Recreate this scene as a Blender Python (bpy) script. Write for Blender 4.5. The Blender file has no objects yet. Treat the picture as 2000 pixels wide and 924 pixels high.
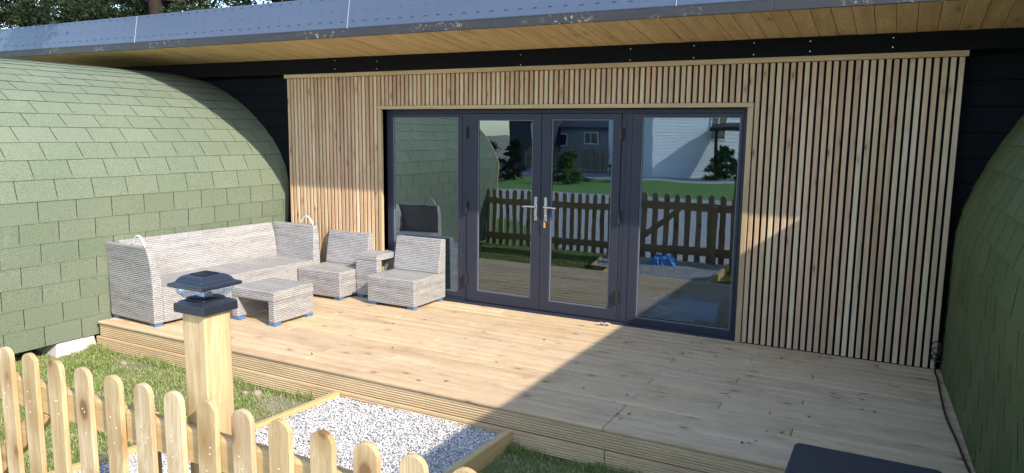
import bpy, bmesh, math, random
import numpy as np
from mathutils import Vector, Matrix
R_ = math.radians
random.seed(7); rng = np.random.default_rng(11)
sc = bpy.context.scene
col = sc.collection
GZ = -0.28          # ground level; deck top is z = 0

# ------------------------------------------------------------------ node helpers
def new_mat(name):
    m = bpy.data.materials.new(name); m.use_nodes = True
    nt = m.node_tree; nt.nodes.clear()
    o = nt.nodes.new('ShaderNodeOutputMaterial'); b = nt.nodes.new('ShaderNodeBsdfPrincipled')
    nt.links.new(b.outputs[0], o.inputs[0])
    return m, nt, b, o
class G:
    def __init__(s, nt): s.nt = nt
    def n(s, t, **k):
        d = s.nt.nodes.new(t)
        for a, v in k.items(): setattr(d, a, v)
        return d
    def set(s, inp, v):
        if isinstance(v, bpy.types.NodeSocket): s.nt.links.new(v, inp)
        else:
            if isinstance(v, (tuple, list)) and len(v) == 3 and inp.type == 'RGBA': v = (*v, 1)
            inp.default_value = v
    def math(s, op, a, b=0.0, c=None, clamp=False):
        d = s.n('ShaderNodeMath', operation=op); d.use_clamp = clamp
        s.set(d.inputs[0], a); s.set(d.inputs[1], b)
        if c is not None: s.set(d.inputs[2], c)
        return d.outputs[0]
    def vmath(s, op, a, b):
        d = s.n('ShaderNodeVectorMath', operation=op); s.set(d.inputs[0], a); s.set(d.inputs[1], b); return d.outputs[0]
    def obj(s): return s.n('ShaderNodeTexCoord').outputs['Object']
    def uv(s): return s.n('ShaderNodeTexCoord').outputs['UV']
    def geo(s, k): return s.n('ShaderNodeNewGeometry').outputs[k]
    def objrand(s): return s.n('ShaderNodeObjectInfo').outputs['Random']
    def map(s, v, scale=(1,1,1), loc=(0,0,0)):
        d = s.n('ShaderNodeMapping'); s.set(d.inputs[0], v); d.inputs[1].default_value = loc; d.inputs[3].default_value = scale; return d.outputs[0]
    def noise(s, v, scale, detail=4, rough=.55, out='Fac'):
        d = s.n('ShaderNodeTexNoise'); s.set(d.inputs['Vector'], v); d.inputs['Scale'].default_value = scale
        d.inputs['Detail'].default_value = detail; d.inputs['Roughness'].default_value = rough; return d.outputs[out]
    def voro(s, v, scale, out='Distance', feature='F1'):
        d = s.n('ShaderNodeTexVoronoi', feature=feature); s.set(d.inputs['Vector'], v); d.inputs['Scale'].default_value = scale; return d.outputs[out]
    def ramp(s, f, stops):
        d = s.n('ShaderNodeValToRGB'); s.set(d.inputs[0], f); e = d.color_ramp.elements
        while len(e) < len(stops): e.new(.5)
        for i, (p, c) in enumerate(stops):
            e[i].position = p; e[i].color = (*c, 1) if len(c) == 3 else c
        return d.outputs[0]
    def mix(s, f, a, b, mode='MIX'):
        d = s.n('ShaderNodeMix', data_type='RGBA', blend_type=mode); s.set(d.inputs[0], f); s.set(d.inputs[6], a); s.set(d.inputs[7], b); return d.outputs[2]
    def rng(s, f, a, b, c=0, d=1):
        m = s.n('ShaderNodeMapRange'); s.set(m.inputs[0], f); m.inputs[1].default_value = a; m.inputs[2].default_value = b
        m.inputs[3].default_value = c; m.inputs[4].default_value = d; return m.outputs[0]
    def bump(s, h, strength=.3, dist=.01):
        d = s.n('ShaderNodeBump'); s.set(d.inputs['Height'], h); d.inputs['Strength'].default_value = strength; d.inputs['Distance'].default_value = dist; return d.outputs[0]
    def sep(s, v):
        d = s.n('ShaderNodeSeparateXYZ'); s.set(d.inputs[0], v); return d.outputs
    def comb(s, x, y, z):
        d = s.n('ShaderNodeCombineXYZ'); s.set(d.inputs[0], x); s.set(d.inputs[1], y); s.set(d.inputs[2], z); return d.outputs[0]
def plain(name, c, rough=.5, metal=0, spec=.5, var=.12, vscale=6, bump=0, bscale=200):
    m, nt, b, o = new_mat(name); g = G(nt)
    f = g.noise(g.obj(), vscale, 5)
    g.set(b.inputs['Base Color'], g.mix(f, tuple(x*(1-var) for x in c), tuple(min(1, x*(1+var)) for x in c)))
    g.set(b.inputs['Roughness'], g.rng(g.noise(g.obj(), vscale*4, 3), .3, .7, max(.02, rough-.07), min(1, rough+.07)))
    b.inputs['Metallic'].default_value = metal; b.inputs['Specular IOR Level'].default_value = spec
    if bump: g.set(b.inputs['Normal'], g.bump(g.noise(g.obj(), bscale, 3), bump, .004))
    return m
def wood(name, cols, axis, knots=.35, rough=.75, dirt=0, perobj=False, var=.8, kscale=(7, 1.6), grain=9, ringk=.30, kr=1):
    """softwood with grain along axis; every separate board gets its own tone and grain"""
    m, nt, b, o = new_mat(name); g = G(nt)
    r = g.objrand() if perobj else g.geo('Random Per Island')
    if perobj: r = g.math('FRACT', g.math('ADD', r, g.math('MULTIPLY', g.geo('Random Per Island'), 3.7)))
    off = g.comb(g.math('MULTIPLY', r, 37.3), g.math('MULTIPLY', r, 91.7), g.math('MULTIPLY', r, 53.1))
    p = g.vmath('ADD', g.obj(), off)
    st = [1, 1, 1]; st[axis] = .06
    q = g.map(p, tuple(st))
    warp = g.vmath('MULTIPLY', g.noise(p, 3, 2, out='Color'), (.03, .03, .03))
    q2 = g.vmath('ADD', q, warp)
    n1 = g.noise(q2, grain, 5, .6); n2 = g.noise(q2, grain*9, 3, .6)
    base = g.ramp(g.math('FRACT', g.math('MULTIPLY', r, 17.3)), [(i/(len(cols)-1), c) for i, c in enumerate(cols)])
    dark = g.mix(1, base, (.70, .60, .50), 'MULTIPLY'); light = g.mix(1, base, (1.12, 1.1, 1.06), 'MULTIPLY')
    c = g.mix(g.rng(n1, .3, .7), dark, light); c = g.mix(var, base, c)
    c = g.mix(g.math('MULTIPLY', g.rng(n2, .45, .75), .35), c, dark)
    rings = g.math('SINE', g.math('MULTIPLY', n1, 75.0))
    c = g.mix(g.math('MULTIPLY', g.rng(rings, .1, 1), ringk), c, g.mix(1, base, (.66, .52, .38), 'MULTIPLY'))
    # knots: sparse voronoi cells, long along the grain
    ks = [kscale[0]]*3; ks[axis] = kscale[1]
    kp = g.map(p, tuple(ks))
    kd = g.voro(kp, 1.0); kc = g.sep(g.voro(kp, 1.0, 'Color'))[0]
    has = g.math('GREATER_THAN', kc, .45)
    ring = g.rng(kd, .12*kr, .36*kr, 1, 0); core = g.rng(kd, .07*kr, .15*kr, 1, 0)
    c = g.mix(g.math('MULTIPLY', g.math('MULTIPLY', ring, has), knots*.8), c, g.mix(1, base, (.55, .40, .27), 'MULTIPLY'))
    c = g.mix(g.math('MULTIPLY', g.math('MULTIPLY', core, has), knots*1.6), c, g.mix(1, base, (.34, .24, .17), 'MULTIPLY'))
    if dirt:
        d1 = g.rng(g.noise(g.map(g.obj(), (1, 1.6, 1)), 2.1, 6, .65), .5, .72)
        c = g.mix(g.math('MULTIPLY', d1, dirt), c, g.mix(1, c, (.66, .62, .60), 'MULTIPLY'))
        d2 = g.rng(g.noise(g.map(g.obj(), (3, 9, 3)), 3.3, 4, .6), .62, .74)
        c = g.mix(g.math('MULTIPLY', d2, dirt), c, g.mix(1, c, (.62, .55, .48), 'MULTIPLY'))
        d3 = g.rng(g.noise(g.map(g.obj(), (2.5, 10, 3), (5, 2, 1)), 2.3, 4, .6), .63, .75)
        c = g.mix(g.math('MULTIPLY', d3, dirt*.8), c, g.mix(1, c, (1.22, 1.25, 1.3), 'MULTIPLY'))
    g.set(b.inputs['Base Color'], c); b.inputs['Roughness'].default_value = rough; b.inputs['Specular IOR Level'].default_value = .25
    g.set(b.inputs['Normal'], g.bump(g.math('ADD', n1, g.math('MULTIPLY', n2, .6)), .25, .004))
    return m
def wicker():
    m, nt, b, o = new_mat('woven_rattan'); g = G(nt)
    s = g.sep(g.uv()); U, V = s[0], s[1]
    H, W = .0185, .044
    rowf = g.math('DIVIDE', V, H); row = g.math('FLOOR', rowf); fv = g.math('FRACT', rowf)
    u = g.math('ADD', g.math('DIVIDE', U, W), g.math('MULTIPLY', g.math('FLOORED_MODULO', row, 2.0), .5))
    fu = g.math('FRACT', u); cell = g.math('FLOOR', u)
    # strand tone: long streaks along each horizontal strand
    band = g.noise(g.comb(g.math('MULTIPLY', U, 1.1), g.math('MULTIPLY', row, .19), 0), 1.6, 3)
    tone = g.noise(g.comb(g.math('MULTIPLY', U, 4.0), g.math('MULTIPLY', row, 3.1), 0), 2.2, 4, .7)
    t2 = g.noise(g.comb(g.math('MULTIPLY', cell, 1.7), g.math('MULTIPLY', row, 2.3), 3.), 1.3, 2)
    tt = g.math('ADD', g.math('MULTIPLY', tone, .28), g.math('ADD', g.math('MULTIPLY', band, .36), g.math('ADD', g.math('MULTIPLY', t2, .20), .10)))
    c = g.ramp(tt, [(.34, (.22, .20, .185)), (.46, (.32, .297, .28)), (.56, (.41, .385, .367)), (.72, (.51, .485, .467))])
    prof = g.math('SINE', g.math('MULTIPLY', fu, math.pi)); pv = g.math('SINE', g.math('MULTIPLY', fv, math.pi))
    up = g.rng(prof, .0, .30, 0, 1)
    gap = g.math('MULTIPLY', g.rng(pv, .05, .5, .30, 1), g.rng(prof, .05, .4, .55, 1))
    vert = g.mix(.6, c, (.46, .435, .415))
    c = g.mix(up, vert, c)
    cc = g.n('ShaderNodeCombineColor'); [g.set(cc.inputs[i], gap) for i in range(3)]
    c = g.mix(1, c, cc.outputs[0], 'MULTIPLY')
    g.set(b.inputs['Base Color'], c); b.inputs['Roughness'].default_value = .5; b.inputs['Specular IOR Level'].default_value = .35
    h = g.math('MULTIPLY', pv, g.math('ADD', .35, g.math('MULTIPLY', prof, .65)))
    g.set(b.inputs['Normal'], g.bump(h, .7, .006))
    return m
def shingle(name, a, bb, cc_, smk=.35):
    m, nt, b, o = new_mat(name); g = G(nt)
    r = g.geo('Random Per Island'); p = g.obj()
    base = g.ramp(r, [(0, a), (.5, bb), (1, cc_)])
    big = g.noise(p, .9, 4); c = g.mix(g.math('MULTIPLY', g.rng(big, .35, .7), .5), base, g.mix(1, base, (1.22, 1.16, 1.1), 'MULTIPLY'))
    gr = g.noise(p, 170, 2, .7); gr2 = g.noise(p, 60, 3, .6)
    c = g.mix(g.rng(gr, .36, .64), g.mix(1, c, (.52, .58, .54), 'MULTIPLY'), g.mix(1, c, (1.42, 1.34, 1.4), 'MULTIPLY'))
    c = g.mix(g.math('MULTIPLY', g.rng(gr2, .58, .72), .5), c, g.mix(1, c, (.72, .8, .72), 'MULTIPLY'))
    smear = g.rng(g.noise(g.map(p, (1, 1.4, .5)), 3.1, 5, .7), .63, .8)
    c = g.mix(g.math('MULTIPLY', smear, smk), c, (.30, .31, .24))
    g.set(b.inputs['Base Color'], c); b.inputs['Roughness'].default_value = .95; b.inputs['Specular IOR Level'].default_value = .2
    g.set(b.inputs['Normal'], g.bump(gr, .35, .003))
    return m
def glass_mat(name, tint=(.50, .57, .60), refl=.20):
    m, nt, b, o = new_mat(name); nt.nodes.remove(b); g = G(nt)
    t = g.n('ShaderNodeBsdfTransparent'); t.inputs[0].default_value = (*tint, 1)
    gl = g.n('ShaderNodeBsdfGlossy'); gl.inputs['Roughness'].default_value = .0; gl.inputs['Color'].default_value = (.66, .84, 1, 1)
    g.set(gl.inputs['Normal'], g.bump(g.noise(g.map(g.obj(), (1, 1, .8)), 2.2, 1), .014, .06))
    fr = g.n('ShaderNodeFresnel'); fr.inputs[0].default_value = 1.52
    f = g.math('ADD', g.math('MULTIPLY', fr.outputs[0], .9), refl, clamp=True)
    mx = g.n('ShaderNodeMixShader'); g.set(mx.inputs[0], f); nt.links.new(t.outputs[0], mx.inputs[1]); nt.links.new(gl.outputs[0], mx.inputs[2])
    nt.links.new(mx.outputs[0], o.inputs[0]); return m

# ------------------------------------------------------------------ mesh builder
class MB:
    def __init__(s): s.v = []; s.f = []
    def add(s, vs, fs):
        k = len(s.v); s.v += [tuple(x) for x in vs]; s.f += [tuple(i+k for i in f) for f in fs]; return s
    def box(s, x0, x1, y0, y1, z0, z1, M=None):
        vs = [(x, y, z) for z in (z0, z1) for y in (y0, y1) for x in (x0, x1)]
        if M is not None: vs = [M @ Vector(v) for v in vs]
        return s.add(vs, [(0,2,3,1),(4,5,7,6),(0,1,5,4),(2,6,7,3),(0,4,6,2),(1,3,7,5)])
    def hexa(s, b, t):   # bottom quad, top quad (counter-clockwise seen from above)
        return s.add(list(b)+list(t), [(3,2,1,0),(4,5,6,7),(0,1,5,4),(1,2,6,5),(2,3,7,6),(3,0,4,7)])
    def prism(s, poly, a0, a1, ax):   # poly of 2D points extruded along ax
        n = len(poly)
        def P(p, a):
            q = [0, 0, 0]; q[ax] = a; o = [i for i in range(3) if i != ax]; q[o[0]] = p[0]; q[o[1]] = p[1]; return q
        vs = [P(p, a0) for p in poly]+[P(p, a1) for p in poly]
        return s.add(vs, [tuple(range(n))[::-1], tuple(range(n, 2*n))]+[(i, (i+1) % n, n+(i+1) % n, n+i) for i in range(n)])
    def tube(s, pts, rad, n=8, closed=False):
        pts = [Vector(p) for p in pts]; rs = rad if isinstance(rad, (list, tuple)) else [rad]*len(pts)
        base = len(s.v); up = Vector((0, 0, 1)); k = len(pts)
        for i, p in enumerate(pts):
            t = (pts[min(i+1, k-1)]-pts[max(i-1, 0)]).normalized() if not closed else (pts[(i+1) % k]-pts[i-1]).normalized()
            a = t.cross(up if abs(t.z) < .95 else Vector((1, 0, 0))).normalized(); b = t.cross(a)
            for j in range(n):
                w = 2*math.pi*j/n; s.v.append(tuple(p+(a*math.cos(w)+b*math.sin(w))*rs[i]))
        for i in range(k if closed else k-1):
            for j in range(n):
                a0 = base+i*n; a1 = base+((i+1) % k)*n
                s.f.append((a0+j, a0+(j+1) % n, a1+(j+1) % n, a1+j))
        if not closed:
            s.f.append(tuple(base+j for j in range(n))[::-1]); s.f.append(tuple(base+(k-1)*n+j for j in range(n)))
        return s
    def ring(s, ox0, ox1, oz0, oz1, ix0, ix1, iz0, iz1, y0, y1):   # picture frame with mitred corners in the xz plane
        O = [(ox0, oz0), (ox1, oz0), (ox1, oz1), (ox0, oz1)]; I = [(ix0, iz0), (ix1, iz0), (ix1, iz1), (ix0, iz1)]
        vs = [(x, y0, z) for x, z in O]+[(x, y0, z) for x, z in I]+[(x, y1, z) for x, z in O]+[(x, y1, z) for x, z in I]
        fs = []
        for i in range(4):
            j = (i+1) % 4
            fs += [(i, j, 4+j, 4+i), (8+j, 8+i, 12+i, 12+j), (8+i, 8+j, j, i), (4+i, 4+j, 12+j, 12+i)]
        return s.add(vs, fs)
    def build(s, name, mat, parent=None, bevel=0, smooth=False, uv=False, seg=2, loc=None):
        me = bpy.data.meshes.new(name); me.from_pydata(s.v, [], s.f); 
        bm = bmesh.new(); bm.from_mesh(me); bmesh.ops.recalc_face_normals(bm, faces=bm.faces); bm.to_mesh(me); bm.free()
        if smooth: me.polygons.foreach_set('use_smooth', [True]*len(me.polygons))
        if uv:
            L = me.uv_layers.new(name='UVMap')
            for p in me.polygons:
                n = p.normal; ax = max(range(3), key=lambda i: abs(n[i]))
                a, b = [(1, 2), (0, 2), (0, 1)][ax]
                for li in p.loop_indices:
                    co = me.vertices[me.loops[li].vertex_index].co
                    L.data[li].uv = (co[a]+.013*ax+10, co[b]+10)
        me.materials.append(mat); o = bpy.data.objects.new(name, me); col.objects.link(o)
        if parent is not None: o.parent = parent
        if loc is not None: o.location = loc
        if bevel:
            md = o.modifiers.new('Bevel', 'BEVEL'); md.width = bevel; md.segments = seg; md.limit_method = 'ANGLE'; md.angle_limit = R_(40)
        return o
def tag(o, label=None, cat=None, group=None, kind=None):
    for k, v in (('label', label), ('category', cat), ('group', group), ('kind', kind)):
        if v: o[k] = v
    return o
def empty(name, loc, label, cat, group=None, rz=0):
    o = bpy.data.objects.new(name, None); col.objects.link(o); o.location = loc; o.rotation_euler = (0, 0, rz); o.empty_display_size = .1
    return tag(o, label, cat, group)
def np_mesh(name, V, F, mat, parent=None):   # V (n,3), F (m,k) arrays
    me = bpy.data.meshes.new(name); m, k = F.shape
    me.vertices.add(len(V)); me.vertices.foreach_set('co', V.astype(np.float32).ravel())
    me.loops.add(m*k); me.loops.foreach_set('vertex_index', F.astype(np.int32).ravel())
    me.polygons.add(m); me.polygons.foreach_set('loop_start', np.arange(0, m*k, k, dtype=np.int32)); me.polygons.foreach_set('loop_total', np.full(m, k, dtype=np.int32))
    me.update(calc_edges=True); me.materials.append(mat)
    o = bpy.data.objects.new(name, me); col.objects.link(o)
    if parent is not None: o.parent = parent
    return o
def copy_thing(o, loc=None, rz=None):
    c = o.copy(); col.objects.link(c)
    for ch in list(o.children):
        d = ch.copy(); col.objects.link(d); d.parent = c
        for g2 in list(ch.children):
            e = g2.copy(); col.objects.link(e); e.parent = d
    if loc is not None: c.location = loc
    if rz is not None: c.rotation_euler = (0, 0, rz)
    return c

# ------------------------------------------------------------------ camera, sun, sky
f, yaw, pitch, roll = 1421.258, .489, .141, .012
Cp = Vector((2.086, -6.604, 1.853))


F = Vector((-math.sin(yaw)*math.cos(pitch), math.cos(yaw)*math.cos(pitch), -math.sin(pitch)))
Rr = Vector((math.cos(yaw), math.sin(yaw), 0)); U = Rr.cross(F)
R2 = math.cos(roll)*Rr+math.sin(roll)*U; U2 = -math.sin(roll)*Rr+math.cos(roll)*U
cd = bpy.data.cameras.new('camera'); cam = bpy.data.objects.new('camera', cd); col.objects.link(cam)
M = Matrix((R2, U2, -F)).transposed().to_4x4(); M.translation = Cp; cam.matrix_world = M
cd.sensor_width = 36; cd.sensor_fit = 'HORIZONTAL'; cd.lens = f/2000*36; cd.clip_start = .05; cd.clip_end = 3000
sc.camera = cam
sdir = Vector((1, -.40, .735)).normalized()
ld = bpy.data.lights.new('sun', 'SUN'); ld.energy = 2.5; ld.angle = R_(.53); ld.color = (1, .93, .82)
sun = bpy.data.objects.new('sun', ld); col.objects.link(sun); sun.rotation_euler = sdir.to_track_quat('Z', 'Y').to_euler(); sun.location = (8, -4, 9)
w = bpy.data.worlds.new('World'); sc.world = w; w.use_nodes = True; nt = w.node_tree
bg = nt.nodes['Background']; sky = nt.nodes.new('ShaderNodeTexSky'); sky.sky_type = 'NISHITA'; sky.sun_disc = False
sky.sun_elevation = math.asin(sdir.z); sky.sun_rotation = math.atan2(sdir.x, sdir.y); sky.air_density = 1; sky.dust_density = .5; sky.ozone_density = 1.6
nt.links.new(sky.outputs[0], bg.inputs[0]); bg.inputs[1].default_value = .15
sc.view_settings.view_transform = 'Standard'; sc.view_settings.look = 'None'; sc.view_settings.exposure = 1.6; sc.view_settings.gamma = 1
sc.cycles.use_denoising = True; sc.cycles.max_bounces = 8; sc.cycles.transparent_max_bounces = 12; sc.cycles.sample_clamp_indirect = 8

# ------------------------------------------------------------------ materials
SLAT = [(.67, .49, .30), (.64, .46, .31), (.58, .39, .26), (.63, .52, .32), (.70, .56, .38), (.52, .39, .25), (.64, .44, .31), (.60, .49, .34)]
M_slat = wood('slat_larch', SLAT, 2, knots=.55, kscale=(13, 4.2), var=1)
M_trim = wood('trim_pine', [(.53, .41, .23), (.55, .42, .25)], 0, knots=.3)
M_trimz = wood('trim_pine_upright', [(.50, .38, .22), (.53, .41, .26)], 2, knots=.3)
M_deck = wood('deck_pine', [(.60, .455, .285), (.64, .49, .305), (.56, .42, .265), (.62, .475, .31), (.53, .40, .265)], 0, knots=.45, dirt=.55, kscale=(8, 4.0), var=.65, ringk=.18)
M_face = wood('deck_fascia_pine', [(.68, .53, .33), (.71, .56, .36)], 0, knots=.3)
M_soffit = wood('soffit_boards', [(.76, .58, .31), (.79, .61, .33), (.73, .54, .275), (.77, .60, .34)], 1, knots=.35, kscale=(8, 1.8))
M_fence = wood('fence_pine', [(.55, .44, .265), (.50, .385, .215), (.59, .48, .305), (.52, .42, .27)], 2, knots=1.0, perobj=True, kscale=(6.5, 4.0), var=1, grain=13, ringk=.55, kr=1.35)
M_rail = wood('fence_rail_pine', [(.50, .35, .165), (.54, .395, .2)], 0, knots=.3, perobj=True)
M_post = wood('post_pine', [(.54, .425, .245), (.57, .455, .275)], 2, knots=.75, kscale=(7, 5), grain=10, var=1, ringk=.5, kr=1.2)
M_sleeper = wood('sleeper_pine', [(.58, .44, .22), (.54, .41, .22)], 1, knots=.25)
M_black = plain('black_boarding', (.0065, .007, .008), .85, var=.3, spec=.12)
M_blackwood = wood('black_stained_wood', [(.045, .045, .05), (.055, .053, .058)], 0, knots=.1, rough=.6)
M_frame = plain('anthracite_frame', (.026, .029, .043), .45, var=.05, spec=.35)
M_metal = plain('brushed_steel', (.62, .62, .62), .3, metal=1)
M_dark = plain('black_metal', (.02, .02, .022), .4)
M_rattan = wicker()
M_loop = plain('pale_grey_strap', (.62, .60, .585), .5)
M_blue = plain('blue_foam', (.065, .165, .33), .7)
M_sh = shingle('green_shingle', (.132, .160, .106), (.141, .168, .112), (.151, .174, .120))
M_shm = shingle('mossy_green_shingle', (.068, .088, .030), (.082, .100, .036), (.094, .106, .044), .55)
M_under = plain('shingle_joint', (.022, .035, .02), .95)
M_glass = glass_mat('door_glass')
M_conc = plain('pale_concrete', (.58, .55, .50), .9, var=.12, bump=.3, bscale=80)
M_lampdark = plain('dark_lamp_plastic', (.018, .020, .029), .33, spec=.5)
M_boxp = plain('dark_box_plastic', (.020, .021, .025), .6, var=.35, vscale=9, bump=.2, bscale=300)

def membrane():
    m, nt, b, o = new_mat('grey_roof_membrane'); g = G(nt); p = g.obj()
    c = g.mix(g.noise(g.map(p, (.6, 1, 1)), 1.4, 5), (.060, .078, .125), (.080, .100, .150))
    s1 = g.rng(g.noise(g.map(p, (.5, 1, 14)), 2.2, 6, .7), .66, .75); c = g.mix(g.math('MULTIPLY', s1, .16), c, (.36, .39, .43))
    s2 = g.rng(g.noise(p, 9, 4, .7), .68, .76); c = g.mix(g.math('MULTIPLY', s2, .12), c, (.34, .37, .41))
    g.set(b.inputs['Base Color'], c); b.inputs['Roughness'].default_value = .36; b.inputs['Specular IOR Level'].default_value = .6
    return m
M_memb = membrane()
def bitten():   # grey-black fascia board with scuffed paint
    m, nt, b, o = new_mat('scuffed_fascia_paint'); g = G(nt); p = g.obj()
    c = g.mix(g.noise(g.map(p, (.08, 1, 1)), 22, 5, .65), (.014, .014, .016), (.045, .042, .043))
    s1 = g.math('MULTIPLY', g.rng(g.noise(p, 34, 5, .75), .56, .64), g.rng(g.noise(p, 1.7, 3), .5, .62))
    c = g.mix(s1, c, (.42, .32, .22))
    g.set(b.inputs['Base Color'], c); b.inputs['Roughness'].default_value = .55; return m
M_fascia = bitten()

# ------------------------------------------------------------------ ground and setting
def ground_mat():
    m, nt, b, o = new_mat('lawn_soil'); g = G(nt); p = g.obj()
    n = g.noise(p, 6, 6, .65); big = g.noise(p, .7, 4)
    soil = g.mix(g.noise(p, 45, 4), (.20, .155, .10), (.40, .33, .235)); grass = g.mix(g.noise(p, 30, 4), (.09, .135, .035), (.17, .21, .07))
    g.set(b.inputs['Base Color'], g.mix(g.rng(g.math('ADD', g.math('MULTIPLY', n, .6), g.math('MULTIPLY', big, .4)), .40, .54, 1, 0), soil, grass))
    b.inputs['Roughness'].default_value = 1; g.set(b.inputs['Normal'], g.bump(g.noise(p, 40, 5, .7), .8, .03)); return m
def gravel_road_mat():
    m, nt, b, o = new_mat('loose_grey_gravel'); g = G(nt); p = g.obj()
    v = g.voro(p, 28, 'Color'); d = g.voro(p, 28)
    c = g.mix(g.sep(v)[0], (.22, .22, .23), (.55, .54, .53)); c = g.mix(g.math('MULTIPLY', g.noise(p, .8, 4), .5), c, (.33, .31, .29))
    g.set(b.inputs['Base Color'], c); b.inputs['Roughness'].default_value = .95; g.set(b.inputs['Normal'], g.bump(d, .8, .03)); return m
def verge_mat():
    m, nt, b, o = new_mat('mown_grass'); g = G(nt); p = g.obj()
    c = g.mix(g.noise(p, 18, 6, .7), (.065, .16, .018), (.15, .27, .045)); c = g.mix(g.math('MULTIPLY', g.rng(g.noise(p, .9, 4), .5, .75), .4), c, (.2, .2, .08))
    g.set(b.inputs['Base Color'], c); b.inputs['Roughness'].default_value = 1; g.set(b.inputs['Normal'], g.bump(g.noise(p, 60, 4), .8, .03)); return m
def sheet(name, poly, z, mat):
    mb = MB(); mb.add([(x, y, z) for x, y in poly], [tuple(range(len(poly)))]); o = mb.build(name, mat); return tag(o, kind='structure')
M_ground = ground_mat()
sheet('ground', [(-700, -700), (700, -700), (700, 700), (-700, 700)], GZ, M_ground)
M_road = gravel_road_mat(); M_verge = verge_mat()
sheet('gravel_road', [(-60, -18.3), (-20, -18.8), (-8, -17.6), (10, -18.2), (60, -18), (60, -5.35), (-60, -5.35)], GZ+.006, M_road)
sheet('lawn', [(-60, -26.5), (60, -26.5), (60, -18.0), (10, -18.2), (-8, -17.6), (-20, -18.8), (-60, -18.3)], GZ+.011, M_verge)
sheet('lawn', [(-60, -9.5), (-6.2, -9.0), (-3.3, -5.36), (-60, -5.36)], GZ+.012, M_verge)
sheet('gravel_path', [(-60, -31), (60, -31), (60, -26.5), (-60, -26.5)], GZ+.007, M_road)
# gravel bed base
bed_poly = [(-1.63, -2.44), (-.16, -2.44), (-.24, -4.75), (-2.25, -4.75), (-2.02, -3.68), (-1.70, -3.56)]
def in_bed(x, y):
    inside = np.zeros(len(x), bool); n = len(bed_poly)
    for i in range(n):
        x1, y1 = bed_poly[i]; x2, y2 = bed_poly[(i+1) % n]
        cnd = ((y1 > y) != (y2 > y)); xi = (x2-x1)*(y-y1)/(y2-y1+1e-12)+x1
        inside ^= cnd & (x < xi)
    return inside
M_bed = plain('gravel_dust', (.50, .485, .47), .95, var=.3, vscale=60)
sheet('gravel_bed', bed_poly, -.205, M_bed)

# pebbles
def pebble_mat():
    m, nt, b, o = new_mat('white_chippings'); g = G(nt); r = g.geo('Random Per Island')
    g.set(b.inputs['Base Color'], g.ramp(r, [(0, (.20, .19, .185)), (.12, (.40, .385, .37)), (.5, (.56, .545, .525)), (.9, (.68, .66, .64)), (1, (.46, .37, .28))]))
    b.inputs['Roughness'].default_value = .8; return m
N = 42000
px = rng.uniform(-2.3, -.15, N*2); py = rng.uniform(-4.75, -2.44, N*2); k = in_bed(px, py); px, py = px[k][:N], py[k][:N]; N = len(px)
ico = bmesh.new(); bmesh.ops.create_icosphere(ico, subdivisions=1, radius=1); iv = np.array([v.co[:] for v in ico.verts]); fi = np.array([[v.index for v in f_.verts] for f_ in ico.faces]); ico.free()
size = rng.uniform(.0045, .0092, N); sq = np.stack([rng.uniform(.7, 1.5, N), rng.uniform(.6, 1.1, N), rng.uniform(.4, .75, N)], 1)
jit = 1+rng.uniform(-.22, .22, (N, len(iv), 3)); V = iv[None]*jit*sq[:, None]*size[:, None, None]
a = rng.uniform(0, 6.28, N); ca, sa = np.cos(a), np.sin(a); t = rng.uniform(-.7, .7, N); ct, st_ = np.cos(t), np.sin(t)
y2 = V[..., 1]*ct[:, None]-V[..., 2]*st_[:, None]; z2 = V[..., 1]*st_[:, None]+V[..., 2]*ct[:, None]; x2 = V[..., 0]*ca[:, None]-y2*sa[:, None]; y3 = V[..., 0]*sa[:, None]+y2*ca[:, None]
hz = -.198+rng.uniform(0, .016, N)+.006*np.sin(px*5+py*3)
V = np.stack([x2+px[:, None], y3+py[:, None], z2+hz[:, None]], -1).reshape(-1, 3)
FF = (fi[None]+(np.arange(N)*len(iv))[:, None, None]).reshape(-1, 3)
tag(np_mesh('gravel', V, FF, pebble_mat()), 'white stone chippings filling the timber edged bed', 'gravel', kind='stuff')

# grass blades
def grass_mat():
    m, nt, b, o = new_mat('grass_blades'); g = G(nt); r = g.geo('Random Per Island'); p = g.obj()
    c = g.ramp(r, [(0, (.12, .20, .035)), (.45, (.20, .29, .065)), (.72, (.29, .35, .11)), (.86, (.46, .44, .22)), (1, (.54, .48, .29))])
    c = g.mix(g.math('MULTIPLY', g.rng(g.noise(p, 2.5, 4), .45, .7), .45), c, (.42, .39, .19))
    g.set(b.inputs['Base Color'], c); b.inputs['Roughness'].default_value = .7; b.inputs['Specular IOR Level'].default_value = .2
    g.set(b.inputs['Transmission Weight'], 0.0)
    tl = g.n('ShaderNodeBsdfTranslucent'); g.set(tl.inputs[0], c); mx = g.n('ShaderNodeMixShader'); mx.inputs[0].default_value = .3
    nt.links.new(b.outputs[0], mx.inputs[1]); nt.links.new(tl.outputs[0], mx.inputs[2]); nt.links.new(mx.outputs[0], o.inputs[0]); return m
def bare(x, y):
    d = np.zeros(len(x))
    for cx, cy, rx, ry, s in [(-1.95, -2.62, .55, .22, 1), (-3.95, -2.58, .55, .14, .9), (-1.9, -3.0, .3, .22, .6), (-2.9, -3.05, .3, .2, .35), (.3, -2.8, .5, .3, .5), (.05, -3.2, .3, .3, .4), (1.2, -3.0, .4, .4, .5)]:
        d = np.maximum(d, s*np.clip(1.5-1.2*np.hypot((x-cx)/rx, (y-cy)/ry), 0, 1))
    return d
NB = 270000
gx = rng.uniform(-6.2, 2.6, NB); gy = -2.44-rng.uniform(0, 1, NB)**1.1*2.85
keep = (~in_bed(gx, gy)) & (rng.uniform(0, 1, NB) > bare(gx, gy)*.93) & (rng.uniform(0, 1, NB) > .25*(np.sin(gx*4.1+1.3*np.sin(gy*5))*np.sin(gy*3.7+gx) > .35))
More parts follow.
